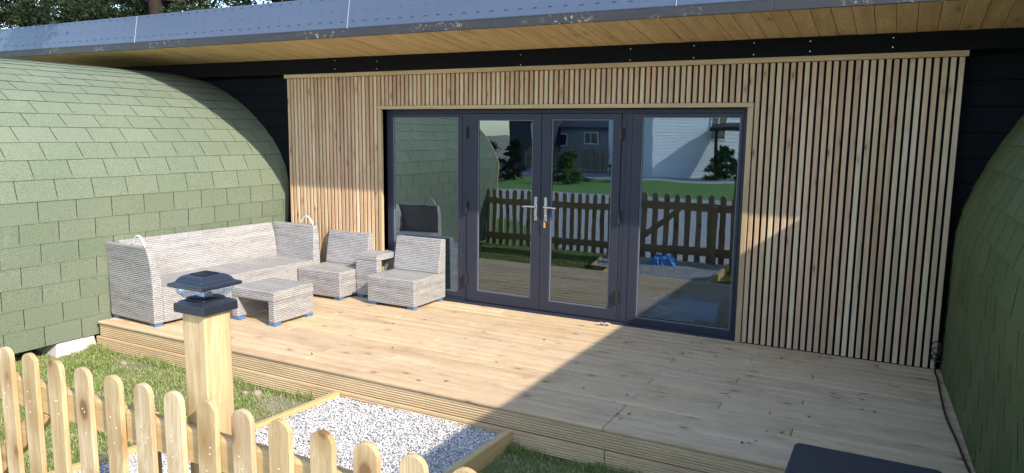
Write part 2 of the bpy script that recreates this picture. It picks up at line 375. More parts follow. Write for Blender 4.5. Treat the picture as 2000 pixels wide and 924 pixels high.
gx, gy = gx[keep], gy[keep]; NB = len(gx)
hh = rng.uniform(.016, .042, NB)*(1+.5*(np.sin(gx*7)*np.sin(gy*6))); hh[(gy > -2.52)] *= 1.6; hh *= np.where(rng.uniform(0, 1, NB) > .965, 1.9, 1.0)
ang = rng.uniform(0, 6.28, NB); wd = rng.uniform(.0022, .0042, NB); lean = rng.uniform(.1, 1.0, NB)*hh; la = rng.uniform(0, 6.28, NB)
dx, dy = np.cos(ang)*wd, np.sin(ang)*wd; lx, ly = np.cos(la)*lean, np.sin(la)*lean
V = np.stack([np.stack([gx-dx, gy-dy, np.full(NB, GZ)], 1), np.stack([gx+dx, gy+dy, np.full(NB, GZ)], 1),
              np.stack([gx+dx*.7+lx*.35, gy+dy*.7+ly*.35, GZ+hh*.6], 1), np.stack([gx-dx*.7+lx*.35, gy-dy*.7+ly*.35, GZ+hh*.6], 1),
              np.stack([gx+lx, gy+ly, GZ+hh*(1-.25*lean/hh)], 1)], 1).reshape(-1, 3)
b0 = np.arange(NB)*5
FF = np.concatenate([np.stack([b0, b0+1, b0+2], 1), np.stack([b0, b0+2, b0+3], 1), np.stack([b0+3, b0+2, b0+4], 1)])
tag(np_mesh('grass', V, FF, grass_mat()), 'short patchy lawn grass between the deck and the picket fence', 'grass', kind='stuff')

# ------------------------------------------------------------------ timber deck
DX0, DX1, DY = -4.69, 2.75, -2.42
deck = empty('timber_deck', (0, 0, 0), 'low pale timber deck with grooved fascia boards in front of the glass doors', 'deck')
mb = MB(); yb = DY; pitch_b = .1215
joints = [(.53, -2.6), (-2.0, 0), (1.35, 0), (-.75, 0), (-3.3, 0)]
i = 0
while yb < .08:
    y1 = min(yb+pitch_b-.011, .095)
    js = sorted([[.53, -3.9], [1.1, -2.9], [-.2, -3.4], [.53, -2.3], [1.6, -1.5]][i % 5])
    if i < 4: js = sorted([.53] + ([-2.1] if i % 2 else [-3.3]))
    xs = [DX0]+js+[DX1]
    for a0, a1 in zip(xs[:-1], xs[1:]): mb.box(a0+.0015, a1-.0015, yb, y1, -.028, random.uniform(-.0012, 0))
    yb += pitch_b; i += 1
mb.build('deck_boards', M_deck, deck, bevel=.0085)
def reeded(z0, z1, y, x0, x1):   # grooved board face, grooves run along x
    n = 5; pts = [(y+.028, z0), (y, z0)]; zz = z0+.008; w_ = (z1-z0-.022)/n
    for k2 in range(n):
        pts += [(y, zz+w_*.10), (y+.010, zz+w_*.20), (y+.010, zz+w_*.46), (y, zz+w_*.56)]; zz += w_
    pts += [(y, z1), (y+.028, z1)]
    return MB().prism(pts, x0, x1, 0)
for (x0, x1, z0, z1, yy) in [(DX0+.01, -.85, -.146, -.031, DY+.012), (-.847, DX1, -.146, -.031, DY+.012), (DX0-.03, -1.9, -.268, -.154, DY-.004), (-1.897, .545, -.268, -.154, DY-.004), (.552, DX1, -.268, -.154, DY-.004)]:
    reeded(z0, z1, yy, x0, x1).build('fascia_board', M_face, deck, bevel=.0015)
MB().box(DX0+.02, DX1-.02, DY+.05, -.05, -.275, -.03).build('joist_frame', M_black, deck)

# ------------------------------------------------------------------ pods
def catmull(P, n=8):
    P = [np.array(p, float) for p in P]; P = [2*P[0]-P[1]]+P+[2*P[-1]-P[-2]]; out = []
    for i in range(1, len(P)-2):
        for t_ in np.linspace(0, 1, n, endpoint=False):
            a, b, c, d = P[i-1:i+3]; out.append(.5*((2*b)+(-a+c)*t_+(2*a-5*b+4*c-d)*t_**2+(-a+3*b-3*c+d)*t_**3))
    out.append(P[-2]); return np.array(out)
def resample(C, step):
    d = np.r_[0, np.cumsum(np.hypot(*np.diff(C, axis=0).T))]; n = int(round(d[-1]/step)); s = np.linspace(0, d[-1], n+1)
    return np.stack([np.interp(s, d, C[:, 0]), np.interp(s, d, C[:, 1])], 1)
def pod(half, xc, y0, y1, mat, label, name, cat, tabw, flare=0, shear=0, gapw=.0035):
    """half: profile from the foot beside the deck up to the crest (x, z); mirrored about xc"""
    H = catmull(half); full = np.concatenate([H, np.stack([2*xc-H[::-1, 0], H[::-1, 1]], 1)[1:]])
    P = resample(full, .19); root = empty(name, ((P[0, 0]+P[-1, 0])/2, (y0+y1)/2, GZ), label, cat)
    ox, oy, oz = root.location
    sgn = 1 if P[0, 0] > xc else -1       # side that faces the deck
    n = len(P)
    def fl(x, y, z): return x+shear*y+(flare*(-y)*max(0, 1-max(z, 0)/1.6) if flare else 0)
    # backing shell
    S = resample(full, .06); mb = MB(); m_ = len(S)
    ys = np.linspace(y0, y1, 9); vs = []; fs = []
    ctr = np.array([xc, .9])
    def inset(p, d):
        v = p-ctr; return p-v/np.linalg.norm(v)*d
    for y in ys:
        for p in S: q = inset(p, .012); vs.append((fl(q[0], y, q[1])-ox, y-oy, q[1]-oz))
    for j in range(8):
        for i in range(m_-1): fs.append((j*m_+i, j*m_+i+1, (j+1)*m_+i+1, (j+1)*m_+i))
    mb.add(vs, fs).build('roof_shell', M_under, root, smooth=True)
    # shingle tabs: every tab a thin slab lapped over the course below
    V_, F_ = [], []
    r = random.Random(int(abs(xc)*100))
    for side in (0, 1):
        Q = P if side == 0 else P[::-1]
        half_n = n//2+1 if side == 0 else n//2
        for c in range(half_n):
            lo, hi = Q[c], Q[c+1]
            mid_n = (lo+hi)/2-ctr; nn = np.array([(hi-lo)[1], -(hi-lo)[0]]); nn = nn/np.linalg.norm(nn)
            if nn@mid_n < 0: nn = -nn
            d = (hi-lo)/np.linalg.norm(hi-lo)
            A = lo-d*.012+nn*.006; Ai = lo-d*.012+nn*.001; B = hi+d*.02+nn*.0005
            y = y0-(tabw*.5 if c % 2 else 0)-r.uniform(0, .015)
            while y < y1:
                a, b = max(y+gapw, y0), min(y+tabw-gapw, y1)
                if b-a > .02:
                    k = len(V_); e = r.uniform(-.002, .003); e2 = r.uniform(-.0012, .0012)
                    for yy in (a, b):
                        for q in (A+nn*(e2)+d*e, B, Ai+d*e): V_.append((fl(q[0], yy, q[1])-ox, yy-oy, q[1]-oz))
                    F_ += [(k, k+1, k+4, k+3), (k+2, k, k+3, k+5), (k, k+2, k+1, k+1), (k+3, k+4, k+5, k+5)]
                y += tabw
    F_ = [tuple(dict.fromkeys(ff)) for ff in F_]
    mb = MB(); mb.v = V_; mb.f = F_; ob = mb.build('shingle_cladding', mat, root); ob.data.materials.append(M_under); nf = len(F_)
    ob.data.polygons.foreach_set('material_index', [1 if i_ % 4 else 0 for i_ in range(nf)])
    # end wall and its edging, foot beam
    for y in (y0,):
        poly = [inset(p, .03) for p in resample(full, .12)]
        MB().prism([(fl(p[0], y, p[1])-ox, p[1]-oz) for p in poly], y+.05-oy, y+.10-oy, 1).build('end_wall', M_trimz, root)
    mb = MB(); e = resample(full, .1); pts_o = [p+(p-ctr)/np.linalg.norm(p-ctr)*.012 for p in e]; pts_i = [inset(p, .05) for p in e]
    for i in range(len(e)-1):
        q = [pts_o[i], pts_o[i+1], pts_i[i+1], pts_i[i]]
        mb.add([(fl(p[0], y0, p[1])-ox, y0-.03-oy, p[1]-oz) for p in q]+[(fl(p[0], y0, p[1])-ox, y0+.0-oy, p[1]-oz) for p in q], [(0,1,2,3),(7,6,5,4),(0,4,5,1),(1,5,6,2),(2,6,7,3),(3,7,4,0)])
    mb.build('edge_trim', M_trimz, root)
    xa, xb = sorted((P[0, 0], P[-1, 0]))
    MB().box(xa+.1-ox, xb-.1-ox, y0+.1-oy, y1-.1-oy, P[0, 1]-.015-oz, P[0, 1]+.05-oz).build('floor_frame', M_blackwood, root)
    return root
podL = [(-4.745, -.13), (-4.735, .2), (-4.72, .5), (-4.70, .8), (-4.685, 1.0), (-4.678, 1.15), (-4.695, 1.32), (-4.765, 1.51), (-4.89, 1.70), (-5.06, 1.88), (-5.46, 2.19), (-6.05, 2.46), (-6.6, 2.585), (-7.15, 2.625)]
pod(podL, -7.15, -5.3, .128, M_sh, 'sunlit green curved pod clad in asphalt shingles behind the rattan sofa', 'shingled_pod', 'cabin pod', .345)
podR = [(2.49, -.02), (2.50, .5), (2.50, .9), (2.515, 1.2), (2.60, 1.49), (2.73, 1.79), (2.87, 2.03), (3.17, 2.42), (3.60, 2.80), (4.1, 3.06), (4.75, 3.16)]
Hc = catmull(podR); cshift = float((Hc[:, 1]-.735*Hc[:, 0]).max()); print('shadow edge x on deck', -cshift/.735)
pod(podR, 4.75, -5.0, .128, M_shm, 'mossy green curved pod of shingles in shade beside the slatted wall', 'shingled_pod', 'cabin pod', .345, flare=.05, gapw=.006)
tag(MB().hexa([(-.28, -.2, 0), (.28, -.2, 0), (.28, .2, 0), (-.28, .2, 0)], [(-.26, -.18, .15), (.26, -.18, .15), (.26, .18, .15), (-.26, .18, .15)]).build('concrete_block', M_conc, bevel=.012, loc=(-5.02, -2.60, GZ-.01)),
    'pale concrete pad block under the shingled pod beside the deck corner', 'concrete block')

# ------------------------------------------------------------------ central cabin
cab = empty('garden_room', (-.6, 1.5, GZ), 'glazed garden room with slatted larch wall and overhanging grey flat roof', 'garden room')
ox, oy, oz = cab.location
class CB(MB):
    def build(s, name, mat, parent=cab, **k):
        d = parent
        s.v = [(x-ox, y-oy, z-oz) for x, y, z in s.v]
        return MB.build(s, name, mat, parent, **k)
XL, XR, ZT = -4.53, 2.46, 2.515
OX0, OX1, OZ = -3.11, .871, 2.10     # door opening
b = CB(); b.box(-9.2, XL, .15, .24, GZ, 2.9); b.box(XL, OX0-.001, .03, .24, GZ, 2.9); b.box(OX1+.001, XR, .03, .24, GZ, 2.9); b.box(XR, 4.6, .15, .24, GZ, 2.9); b.box(OX0-.001, OX1+.001, .03, .24, OZ+.001, 2.9)
b.build('outer_wall', M_black)
b = CB(); b.box(-9.2, 4.0, -.018, .028, ZT+.003, 2.70); hb = b.build('header_beam', M_black, bevel=.003)
# felt-like black boards left and right of the cladding
b = CB()
for z in np.arange(-.1, 2.5, .2):
    b.box(-9.2, XL-.004, .13, .149, z+.002, z+.197); b.box(XR+.004, 4.0, .13, .149, z+.002, z+.197)
b.build('side_boarding', M_black, bevel=.003)
sm = MB()
for x, z in [(-3.75, 2.654), (-3.75, 2.559), (-3.143, 2.627), (-3.143, 2.544), (-1.343, 2.627), (-1.343, 2.53), (-.203, 2.635), (-.203, 2.535), (.384, 2.638), (.384, 2.535), (.897, 2.639), (.897, 2.541), (1.345, 2.632), (1.345, 2.551), (1.951, 2.630), (1.951, 2.558)]:
    o = MB().tube([(x-ox, -.018-oy, z-oz), (x-ox, -.024-oy, z-oz)], [.006, .004], 8).build('screw', M_metal, hb)
# slats
P_ = .0545; b = CB()
def slats(x0, x1, z0, z1):
    n = int(round((x1-x0)/P_)); p = (x1-x0)/n
    for i in range(n):
        xa = x0+i*p+.006+random.uniform(-.001, .001); b.box(xa, xa+p*.66, random.uniform(-.0015, .0015), .0295, z0, z1+random.uniform(-.003, 0))
slats(XL+.0, OX0-.053, .012, ZT-.045); slats(OX0-.053, OX1+.053, OZ+.042, ZT-.045); slats(OX1+.053, XR, .012, ZT-.045)
b.build('slat_cladding', M_slat, bevel=.003)
CB().box(XL-.025, XR+.012, -.016, .029, ZT-.043, ZT).build('top_batten', M_trim, bevel=.003)
CB().box(OX0-.05, OX1+.05, -.010, .24, OZ+.001, OZ+.040).build('door_trim', M_trim, bevel=.003)
CB().box(OX0-.046, OX0-.001, -.007, .24, .004, OZ-.001).build('door_trim', M_trimz, bevel=.003)
CB().box(OX1+.001, OX1+.048, -.007, .24, .004, OZ-.001).build('door_trim', M_trimz, bevel=.003)
# roof
EY = -.86
def sz(y): return 2.685+(2.782-2.685)*(y/EY)      # soffit height, rises outwards
b = CB()
xs = -9.25
while xs < 4.0:
    xe = min(xs+.1385, 4.0); dz = random.uniform(-.0015, .0015)
    b.hexa([(xs+.0016, EY+.02, sz(EY+.02)+dz), (xe-.0016, EY+.02, sz(EY+.02)+dz), (xe-.0016, .14, sz(.14)+dz), (xs+.0016, .14, sz(.14)+dz)], [(xs+.0016, EY+.02, sz(EY)+.02), (xe-.0016, EY+.02, sz(EY)+.02), (xe-.0016, .14, sz(.14)+.02), (xs+.0016, .14, sz(.14)+.02)]); xs += .1385
b.build('soffit_boards', M_soffit, bevel=.003)
b = CB()
for a0, a1 in ((-9.3, -5.2), (-5.198, -1.2), (-1.198, 1.17), (1.172, 4.02)): b.box(a0, a1, EY-.006, EY+.018, sz(EY)-.004, 2.858)
b.build('fascia_board', M_fascia, bevel=.003)
roof = CB().hexa([(-9.3, EY-.012, 2.855), (4.02, EY-.012, 2.855), (4.02, 4.2, 2.92), (-9.3, 4.2, 2.92)], [(-9.3, EY+.045, 3.172), (4.02, EY+.045, 3.197), (4.02, 4.2, 3.2), (-9.3, 4.2, 3.2)]).build('roof', M_memb, bevel=.012)
def fz(t_): return EY-.012+.057*t_-.0025, 2.855+t_*(.318+.001)   # point on the sloping roof edge
b = MB(); r = random.Random(5)
for x in np.arange(-9.15, 3.9, .142):
    for t_, l in ((.93, .017), (.22, .017), (.55, .006)):
        y, z = fz(t_+r.uniform(-.01, .01)); y -= .001
        if l > .01: b.box(x-l-ox, x+l-ox, y-.002-oy, y+.002-oy, z-.0028-oz, z+.0028-oz)
        else: b.box(x-l*.6-ox, x+l*.6-ox, y-.002-oy, y+.002-oy, z-.0035-oz, z+.0035-oz)
tag(b.build('roof_fixing', plain('grey_fixing', (.035, .042, .06), .5), roof), kind='stuff')
M_seam = plain('pale_seam_sealant', (.30, .32, .35), .5)
for x in (-6.09, -2.83, .45):
    y0, z0 = fz(.01); y1, z1 = fz(.99)
    MB().hexa([(x-.0028-ox, y0-.003-oy, z0-oz), (x+.0028-ox, y0-.003-oy, z0-oz), (x+.0028-ox, y0+.01-oy, z0-oz), (x-.0028-ox, y0+.01-oy, z0-oz)], [(x-.0028-ox, y1-.003-oy, z1-oz), (x+.0028-ox, y1-.003-oy, z1-oz), (x+.0028-ox, y1+.01-oy, z1-oz), (x-.0028-ox, y1+.01-oy, z1-oz)]).build('roof_seam', M_seam, roof)
CB().box(-9.33, -9.302, EY-.02, 4.2, 2.80, 3.2).build('verge_trim', M_seam, bevel=.003)
# door frame and doors
YF = .10
b = CB(); b.box(OX0, OX0+.05, YF, YF+.07, .0, OZ); b.box(OX1-.045, OX1, YF, YF+.07, .0, OZ); b.box(OX0+.05, OX1-.045, YF, YF+.07, OZ-.045, OZ)
b.box(-2.098, -2.034, YF, YF+.07, .02, OZ-.045); b.box(-.302, -.20, YF, YF+.07, .02, OZ-.045); b.box(-.262, -.256, YF-.004, YF, .02, OZ-.045)
b.box(OX0+.05, -2.098, YF, YF+.07, .0, .045); b.box(-.20, OX1-.045, YF, YF+.07, .0, .045)
b.build('door_frame', M_frame, bevel=.004)
for o in [c_ for c_ in cab.children if c_.name.split('.')[0] in ('soffit_boards', 'fascia_board', 'roof')]:
    for q in [o]+list(o.children):
        for v in q.data.vertices: v.co.z -= .0037*(v.co.x+ox+3.6)      # the eave falls slightly to the right
M_sill = plain('grey_sill', (.30, .31, .34), .4)
CB().box(OX0+.0, OX1+.09, .03, YF+.0, -.0, .017).build('threshold', M_frame, bevel=.004)
M_inner = plain('sun_glint_bead', (.11, .115, .14), .45)  # bead colour lightened to stand in for sun catching its edges
def leaf(name, x0, x1, z0, z1, gx0, gx1, gz0, gz1, yf, label=None):
    o = CB().ring(x0, x1, z0, z1, gx0-.012, gx1+.012, gz0-.012, gz1+.012, yf, yf+.06).build(name, M_frame, bevel=.004)
    CB().ring(gx0-.0125, gx1+.0125, gz0-.0125, gz1+.0125, gx0, gx1, gz0, gz1, yf+.010, yf+.045).build('glazing_bead', M_inner, o, bevel=.003)
    for q, yy in enumerate((yf+.022,)):
        CB().add([(gx0, yy, gz0), (gx1, yy, gz0), (gx1, yy, gz1), (gx0, yy, gz1)], [(0, 1, 2, 3)]).build('glass_pane', M_glass, o)
    if label: o['label'] = label
    return o
leaf('side_window', OX0+.052, -2.10, .047, OZ-.047, -3.017, -2.163, .112, 2.006, YF-.004, 'narrow fixed window left of the double doors')
leaf('side_window', -.198, OX1-.047, .047, OZ-.047, -.093, .789, .085, 2.01, YF-.004, 'wide fixed window right of the double doors')
dl = leaf('french_door', -2.031, -1.1535, .024, OZ-.048, -1.894, -1.262, .150, 1.98, YF-.012)
dr = leaf('french_door', -1.1475, -.305, .024, OZ-.048, -1.03, -.40, .140, 1.985, YF-.012)
for d, x, s in ((dl, -1.199, -1), (dr, -1.086, 1)):
    b = CB(); b.box(x-.016, x+.016, YF-.024, YF-.0125, .965, 1.21); yl = YF-.06
    b.tube([(x, YF-.02, 1.112), (x, yl, 1.112)], .010, 10)
    b.tube([(x-.006*s, yl, 1.112), (x+s*.03, yl, 1.112), (x+s*.09, yl-.004, 1.111), (x+s*.135, yl-.002, 1.108)], [.011, .010, .0095, .008], 10)
    b.tube([(x, YF-.024, 1.02), (x, YF-.032, 1.02)], .012, 12)
    b.build('handle', M_metal, d, bevel=.002)
for d, x in ((dl, -2.033), (dr, -.2975)):
    for z in (1.855, 1.055, .265):
        b = CB(); b.tube([(x, YF-.033, z-.062), (x, YF-.033, z-.002)], .0115, 10); b.tube([(x, YF-.033, z+.002), (x, YF-.033, z+.062)], .0115, 10)
        b.tube([(x, YF-.033, z-.003), (x, YF-.033, z+.003)], .009, 10)
        b.box(x-.02, x+.02, YF-.025, YF-.0125, z-.06, z+.06)
        b.build('hinge', M_dark, d)
# interior of the room
M_iw = plain('interior_wall_paint', (.06, .065, .075), .8); M_if = wood('interior_floor', [(.07, .065, .06), (.08, .072, .065)], 0, knots=.1)
b = CB(); b.box(-4.4, 2.3, 3.9, 4.0, 0, 2.45); b.box(-4.5, -4.4, .25, 4, 0, 2.45); b.box(2.3, 2.4, .25, 4, 0, 2.45); b.box(-4.4, 2.3, .25, 3.9, 2.45, 2.5); b.build('interior_wall', M_iw)
b = CB(); b.box(-4.4, 2.3, .17, 3.9, -.05, .018); b.build('interior_floor', M_if)
# key with tag in the right-hand door
key = empty('key_tag', (-1.086, YF-.04, .985), 'small orange key tag hanging from the door lock', 'key')
M_or = plain('orange_plastic', (.75, .26, .03), .4)
MB().box(-.011, .011, -.004, .002, -.085, -.03).build('tag', M_or, key, bevel=.004)
b = MB(); b.tube([(0, .008, .03), (0, -.012, .03)], .003, 6); b.tube([(.012*math.cos(a_), -.004, .012*math.sin(a_)-.02) for a_ in np.linspace(0, 6.28, 13)[:-1]], .0014, 5, closed=True); b.tube([(0, -.010, .03), (0, -.006, -.008)], .004, 6)
b.build('key', M_metal, key)

# ------------------------------------------------------------------ rattan furniture
def feet(root, pts, h=.03):
    for x, y in pts: MB().box(x-.042, x+.042, y-.042, y+.042, 0, h).build('foot', M_blue, root, bevel=.004)
def wk(mb, name, root, bevel=.012): return mb.build(name, M_rattan, root, bevel=bevel, uv=True, seg=3)
# sofa: origin at floor, front faces +x, length along y
sofa = empty('rattan_sofa', (-4.285, -1.24, 0), 'long pale grey rattan sofa backed against the green shingled pod', 'sofa', rz=R_(-3.4))
L2, D2 = 1.05, .36
wk(MB().box(-D2+.0, D2-.004, -L2+.105, L2-.105, .03, .365), 'seat', sofa)
def curve_panel(prof_out, prof_in, a0, a1, ax):   # curved upright panel from outer and inner (offset, z) curves, extruded along ax
    return MB().prism([*prof_out, *prof_in[::-1]], a0, a1, ax)
bo = [(-D2, .03), (-D2, .4), (-D2-.012, .55), (-D2-.05, .755)]; bi = [(-D2+.12, .366), (-D2+.115, .45), (-D2+.08, .6), (-D2+.02, .755)]
bp = [(-D2+.002, .033), (-D2+.002, .4), (-D2-.004, .55), (-D2-.02, .757), (-D2+.03, .757), (-D2+.075, .62), (-D2+.105, .45), (-D2+.11, .033)]
wk(MB().prism(bp, -L2+.107, L2-.107, 1), 'backrest', sofa)
def arm(s):
    m = MB(); Z = [.03, .38, .52, .62, .70, .757]; fx = [D2, D2-.002, D2-.008, D2-.018, D2-.032, D2-.046]; bx = [-D2, -D2-.002, -D2-.008, -D2-.015, -D2-.022, -D2-.028]
    oy_ = [L2, L2, L2, L2+.006, L2+.012, L2+.018]; iy = [L2-.105, L2-.105, L2-.095, L2-.08, L2-.065, L2-.052]
    vs = []
    for z, xf, xb, yo, yi in zip(Z, fx, bx, oy_, iy): vs += [(xb, s*yo, z), (xf, s*yo, z), (xf, s*yi, z), (xb, s*yi, z)]
    fs = [(0, 1, 2, 3), (20, 21, 22, 23)]
    for i in range(5):
        for j in range(4): fs.append((i*4+j, i*4+(j+1) % 4, (i+1)*4+(j+1) % 4, (i+1)*4+j))
    return m.add(vs, fs)
for s in (-1, 1):
    a_ = wk(arm(s), 'armrest', sofa)
    pts = [(.02+.2*u_, s*(L2-.012), .755+.10*math.sin(math.pi*u_)**.7) for u_ in np.linspace(0.0, 1, 12)]
    pts = [(x_+.04, y_, z_) for x_, y_, z_ in pts]
    MB().tube(pts, .011, 8).build('lifting_loop', M_loop, sofa, smooth=True)
feet(sofa, [(D2-.06, -L2+.055), (D2-.06, L2-.055), (-D2+.06, -L2+.055), (-D2+.06, L2-.055)])
# armless chair: front faces -y
def chair(name, loc, label):
    c = empty(name, loc, label, 'chair', 'armless rattan chairs on the deck')
    wk(MB().box(-.31, .31, -.30, .295, .03, .315), 'seat', c)
    wk(MB().prism([(.155, .3155), (.225, .69), (.302, .685), (.297, .30)], -.309, .309, 0), 'backrest', c)
    feet(c, [(-.25, -.245), (.25, -.245), (-.25, .235), (.25, .235)]); return c
ch = chair('rattan_chair', (-2.605, -.225, 0), 'armless grey rattan chair in front of the narrow window')
ch2 = copy_thing(ch, (-3.565, -.275, 0)); ch2['label'] = 'armless grey rattan chair against the slatted wall beside the sofa'
# coffee table: solid ends at +x and -x
tb = empty('coffee_table', (-3.345, -1.455, 0), 'low grey rattan coffee table with open ends in front of the sofa', 'coffee table')
wk(MB().box(-.29, .29, -.265, .265, .235, .335), 'table_top', tb)
wk(MB().box(.205, .288, -.263, .263, .03, .236), 'side_panel', tb); wk(MB().box(-.288, -.205, -.263, .263, .03, .236), 'side_panel', tb)
feet(tb, [(.24, -.215), (.24, .215), (-.24, -.215), (-.24, .215)])
# side table: solid panels at front and back, open towards +x
st2 = empty('side_table', (-3.095, -.115, 0), 'narrow tall grey rattan side table between the two armless chairs', 'side table')
wk(MB().box(-.155, .155, -.205, .205, .43, .495), 'table_top', st2)
wk(MB().box(-.153, .153, -.203, -.115, .03, .431), 'side_panel', st2); wk(MB().box(-.153, .153, .125, .203, .03, .431), 'side_panel', st2)
feet(st2, [(-.10, -.155), (.10, -.155), (-.10, .155), (.10, .155)])

# ------------------------------------------------------------------ lamp post
PX0, PX1, PY0, PY1, PZ = -.197, -.080, -4.878, -4.761, 1.205
lp = empty('lamp_post', ((PX0+PX1)/2, (PY0+PY1)/2, GZ), 'square pine post with a dark solar cap lantern behind the picket fence', 'lamp post')
h = PZ-GZ; hw = .0585
MB().box(-hw, hw, -hw, hw, -.05, h).build('post', M_post, lp, bevel=.004)
def frust(m, w0, z0, w1, z1): return m.hexa([(-w0, -w0, z0), (w0, -w0, z0), (w0, w0, z0), (-w0, w0, z0)], [(-w1, -w1, z1), (w1, -w1, z1), (w1, w1, z1), (-w1, w1, z1)])
b = MB(); frust(b, .079, h-.012, .078, h+.022); frust(b, .073, h+.022, .060, h+.031); frust(b, .050, h+.031, .046, h+.042); b.build('lamp_base', M_lampdark, lp, bevel=.003)
b = MB(); n = 12
for (w0, z0, w1, z1) in ((.048, h+.036, .068, h+.060), (.068, h+.060, .074, h+.082)):
    for sx, sy in ((0, -1), (1, 0), (0, 1), (-1, 0)):
        for i in range(n):
            t0, t1 = -1+2*i/n, -1+2*(i+1)/n; tm = (t0+t1)/2
            def pt(t_, w_, z_, o_): return ((t_*w_ if sx == 0 else sx*(w_+o_)), (t_*w_ if sy == 0 else sy*(w_+o_)), z_)
            b.add([pt(t0, w0, z0, 0), pt(tm, w0, z0, .004), pt(tm, w1, z1, .004), pt(t0, w1, z1, 0)], [(0, 1, 2, 3)]); b.add([pt(tm, w0, z0, .004), pt(t1, w0, z0, 0), pt(t1, w1, z1, 0), pt(tm, w1, z1, .004)], [(0, 1, 2, 3)])
M_lg = glass_mat('lantern_glass', (.80, .83, .86), .22)
b.build('lamp_glass', M_lg, lp)
b = MB(); frust(b, .020, h+.042, .014, h+.058); frust(b, .008, h+.058, .008, h+.075); b.build('lamp_led', plain('led_reflector', (.7, .7, .72), .25, metal=.8), lp)
b = MB(); frust(b, .084, h+.080, .092, h+.083); frust(b, .092, h+.083, .090, h+.094); Zs = [(.090, .094), (.075, .099), (.071, .102), (.066, .111), (.057, .119), (.046, .124)]
for (w0, z0), (w1, z1) in zip(Zs[:-1], Zs[1:]): frust(b, w0, h+z0, w1, h+z1)
b.build('lamp_lid', M_lampdark, lp, bevel=.0015)
MB().box(-.036, .036, -.036, .036, h+.124, h+.128).build('solar_panel', plain('solar_cell', (.008, .011, .03), .15), lp, bevel=.001)

# ------------------------------------------------------------------ picket fence
FY = -4.94; TZ = .905; BZ = -.20
M_nail = plain('nail_head', (.75, .66, .45), .5)
def picket(root, x, w_=.096, top=TZ, thick=.021):
    o_ = root.location; hw_ = w_/2; pts = [(-hw_, BZ), (-hw_, top-.052)]
    for a_ in np.linspace(0, math.pi, 11)[1:-1]: pts.append((-math.cos(a_)*hw_, top-.052+.052*math.sin(a_)**.8))
    pts += [(hw_, top-.052), (hw_, BZ)]
    tl = R_(random.uniform(-.5, .5)); c_, s_ = math.cos(tl), math.sin(tl)
    pts = [(x+px_*c_+(pz-.3)*s_-o_.x, pz-o_.z) for px_, pz in pts]
    ob = MB().prism(pts, FY-o_.y, FY+thick-o_.y, 1).build('picket', M_fence, root, bevel=.0025)
    for z in (.71+random.uniform(-.03, .03), .735, .66+random.uniform(-.03, .03)):
        xx = x+random.uniform(-.022, .022); MB().tube([(xx-o_.x, FY-.0005-o_.y, z-o_.z), (xx-o_.x, FY-.0016-o_.y, z-o_.z)], .0032, 6).build('nail', M_nail, ob)
def rail(root, x0, x1, z0, z1, jt=0):
    o_ = root.location; y0 = FY+.022
    MB().prism([(y0-o_.y, z0-o_.z), (y0-o_.y, z1-.012-o_.z), (y0+.008-o_.y, z1-o_.z), (y0+.036-o_.y, z1-o_.z), (y0+.036-o_.y, z0-o_.z)], x0-o_.x, x1-o_.x, 0).build('rail', M_rail, root, bevel=.002)
gate = empty('picket_gate', (-1.21, FY+.03, GZ), 'picket gate with diagonal brace at the lower left of the picture', 'gate')
for x in (-1.84, -1.66, -1.48, -1.297, -1.121, -.936, -.746, -.553): picket(gate, x)
rail(gate, -1.89, -.522, .645, .775); rail(gate, -1.89, -.522, -.09, .045)
o_ = gate.location
MB().prism([(-1.86-o_.x, .05-o_.z), (-1.72-o_.x, .05-o_.z), (-1.02-o_.x, .64-o_.z), (-1.16-o_.x, .64-o_.z)], FY+.024-o_.y, FY+.055-o_.y, 1).build('brace', M_rail, gate, bevel=.002)
fr = empty('picket_fence', (1.0, FY+.03, GZ), 'run of round topped pine pickets in front of the lamp post', 'fence')
for x in (-.37, -.196, -.024, .16, .334, .517, .699, .876, 1.06, 1.243, 1.425, 1.605, 1.79, 1.97, 2.15, 2.33): picket(fr, x)
rail(fr, -.505, 2.42, .64, .77); rail(fr, -.505, 2.42, -.09, .045)
o_ = fr.location; MB().box(-.50-o_.x, -.44-o_.x, FY+.06-o_.y, FY+.12-o_.y, -.05, .74-o_.z).build('post', M_rail, fr, bevel=.003)
fl_ = empty('picket_fence', (-3.3, FY+.03, GZ), 'close set picket fence reflected in the double doors beside the gate', 'fence')
x = -4.68
while x < -1.95: picket(fl_, x, .078, TZ-.08); x += .142
rail(fl_, -4.72, -1.93, .56, .67); rail(fl_, -4.72, -1.93, -.09, .03)

# ------------------------------------------------------------------ gravel edging sleepers
def sleeper(p, q, w_, z0, z1, label):
    p, q = Vector(p), Vector(q); c = (p+q)/2; L = (q-p).length
    o = MB().box(-w_/2, w_/2, -L/2, L/2, 0, z1-z0).build('timber_sleeper', M_sleeper, bevel=.004, loc=(c.x, c.y, z0)); o.rotation_euler = (0, 0, math.atan2(-(q-p).x, (q-p).y))
    return tag(o, label, 'timber edging', 'timber edging boards round the gravel bed')
sleeper((-1.655, -2.43), (-1.73, -3.56), .045, GZ-.02, -.155, 'timber edging board on the left of the white gravel bed by the grass')
sleeper((-.14, -2.43), (-.22, -4.78), .05, GZ-.02, -.152, 'timber edging board on the right of the gravel bed, ending at the deck')
sleeper((-2.05, -3.60), (-2.28, -4.75), .045, GZ-.02, -.155, 'timber edging board seen between the pickets left of the lamp post')
sleeper((-1.735, -3.55), (-2.03, -3.61), .045, GZ-.02, -.158, 'short timber edging board joining two longer ones behind the lamp post')

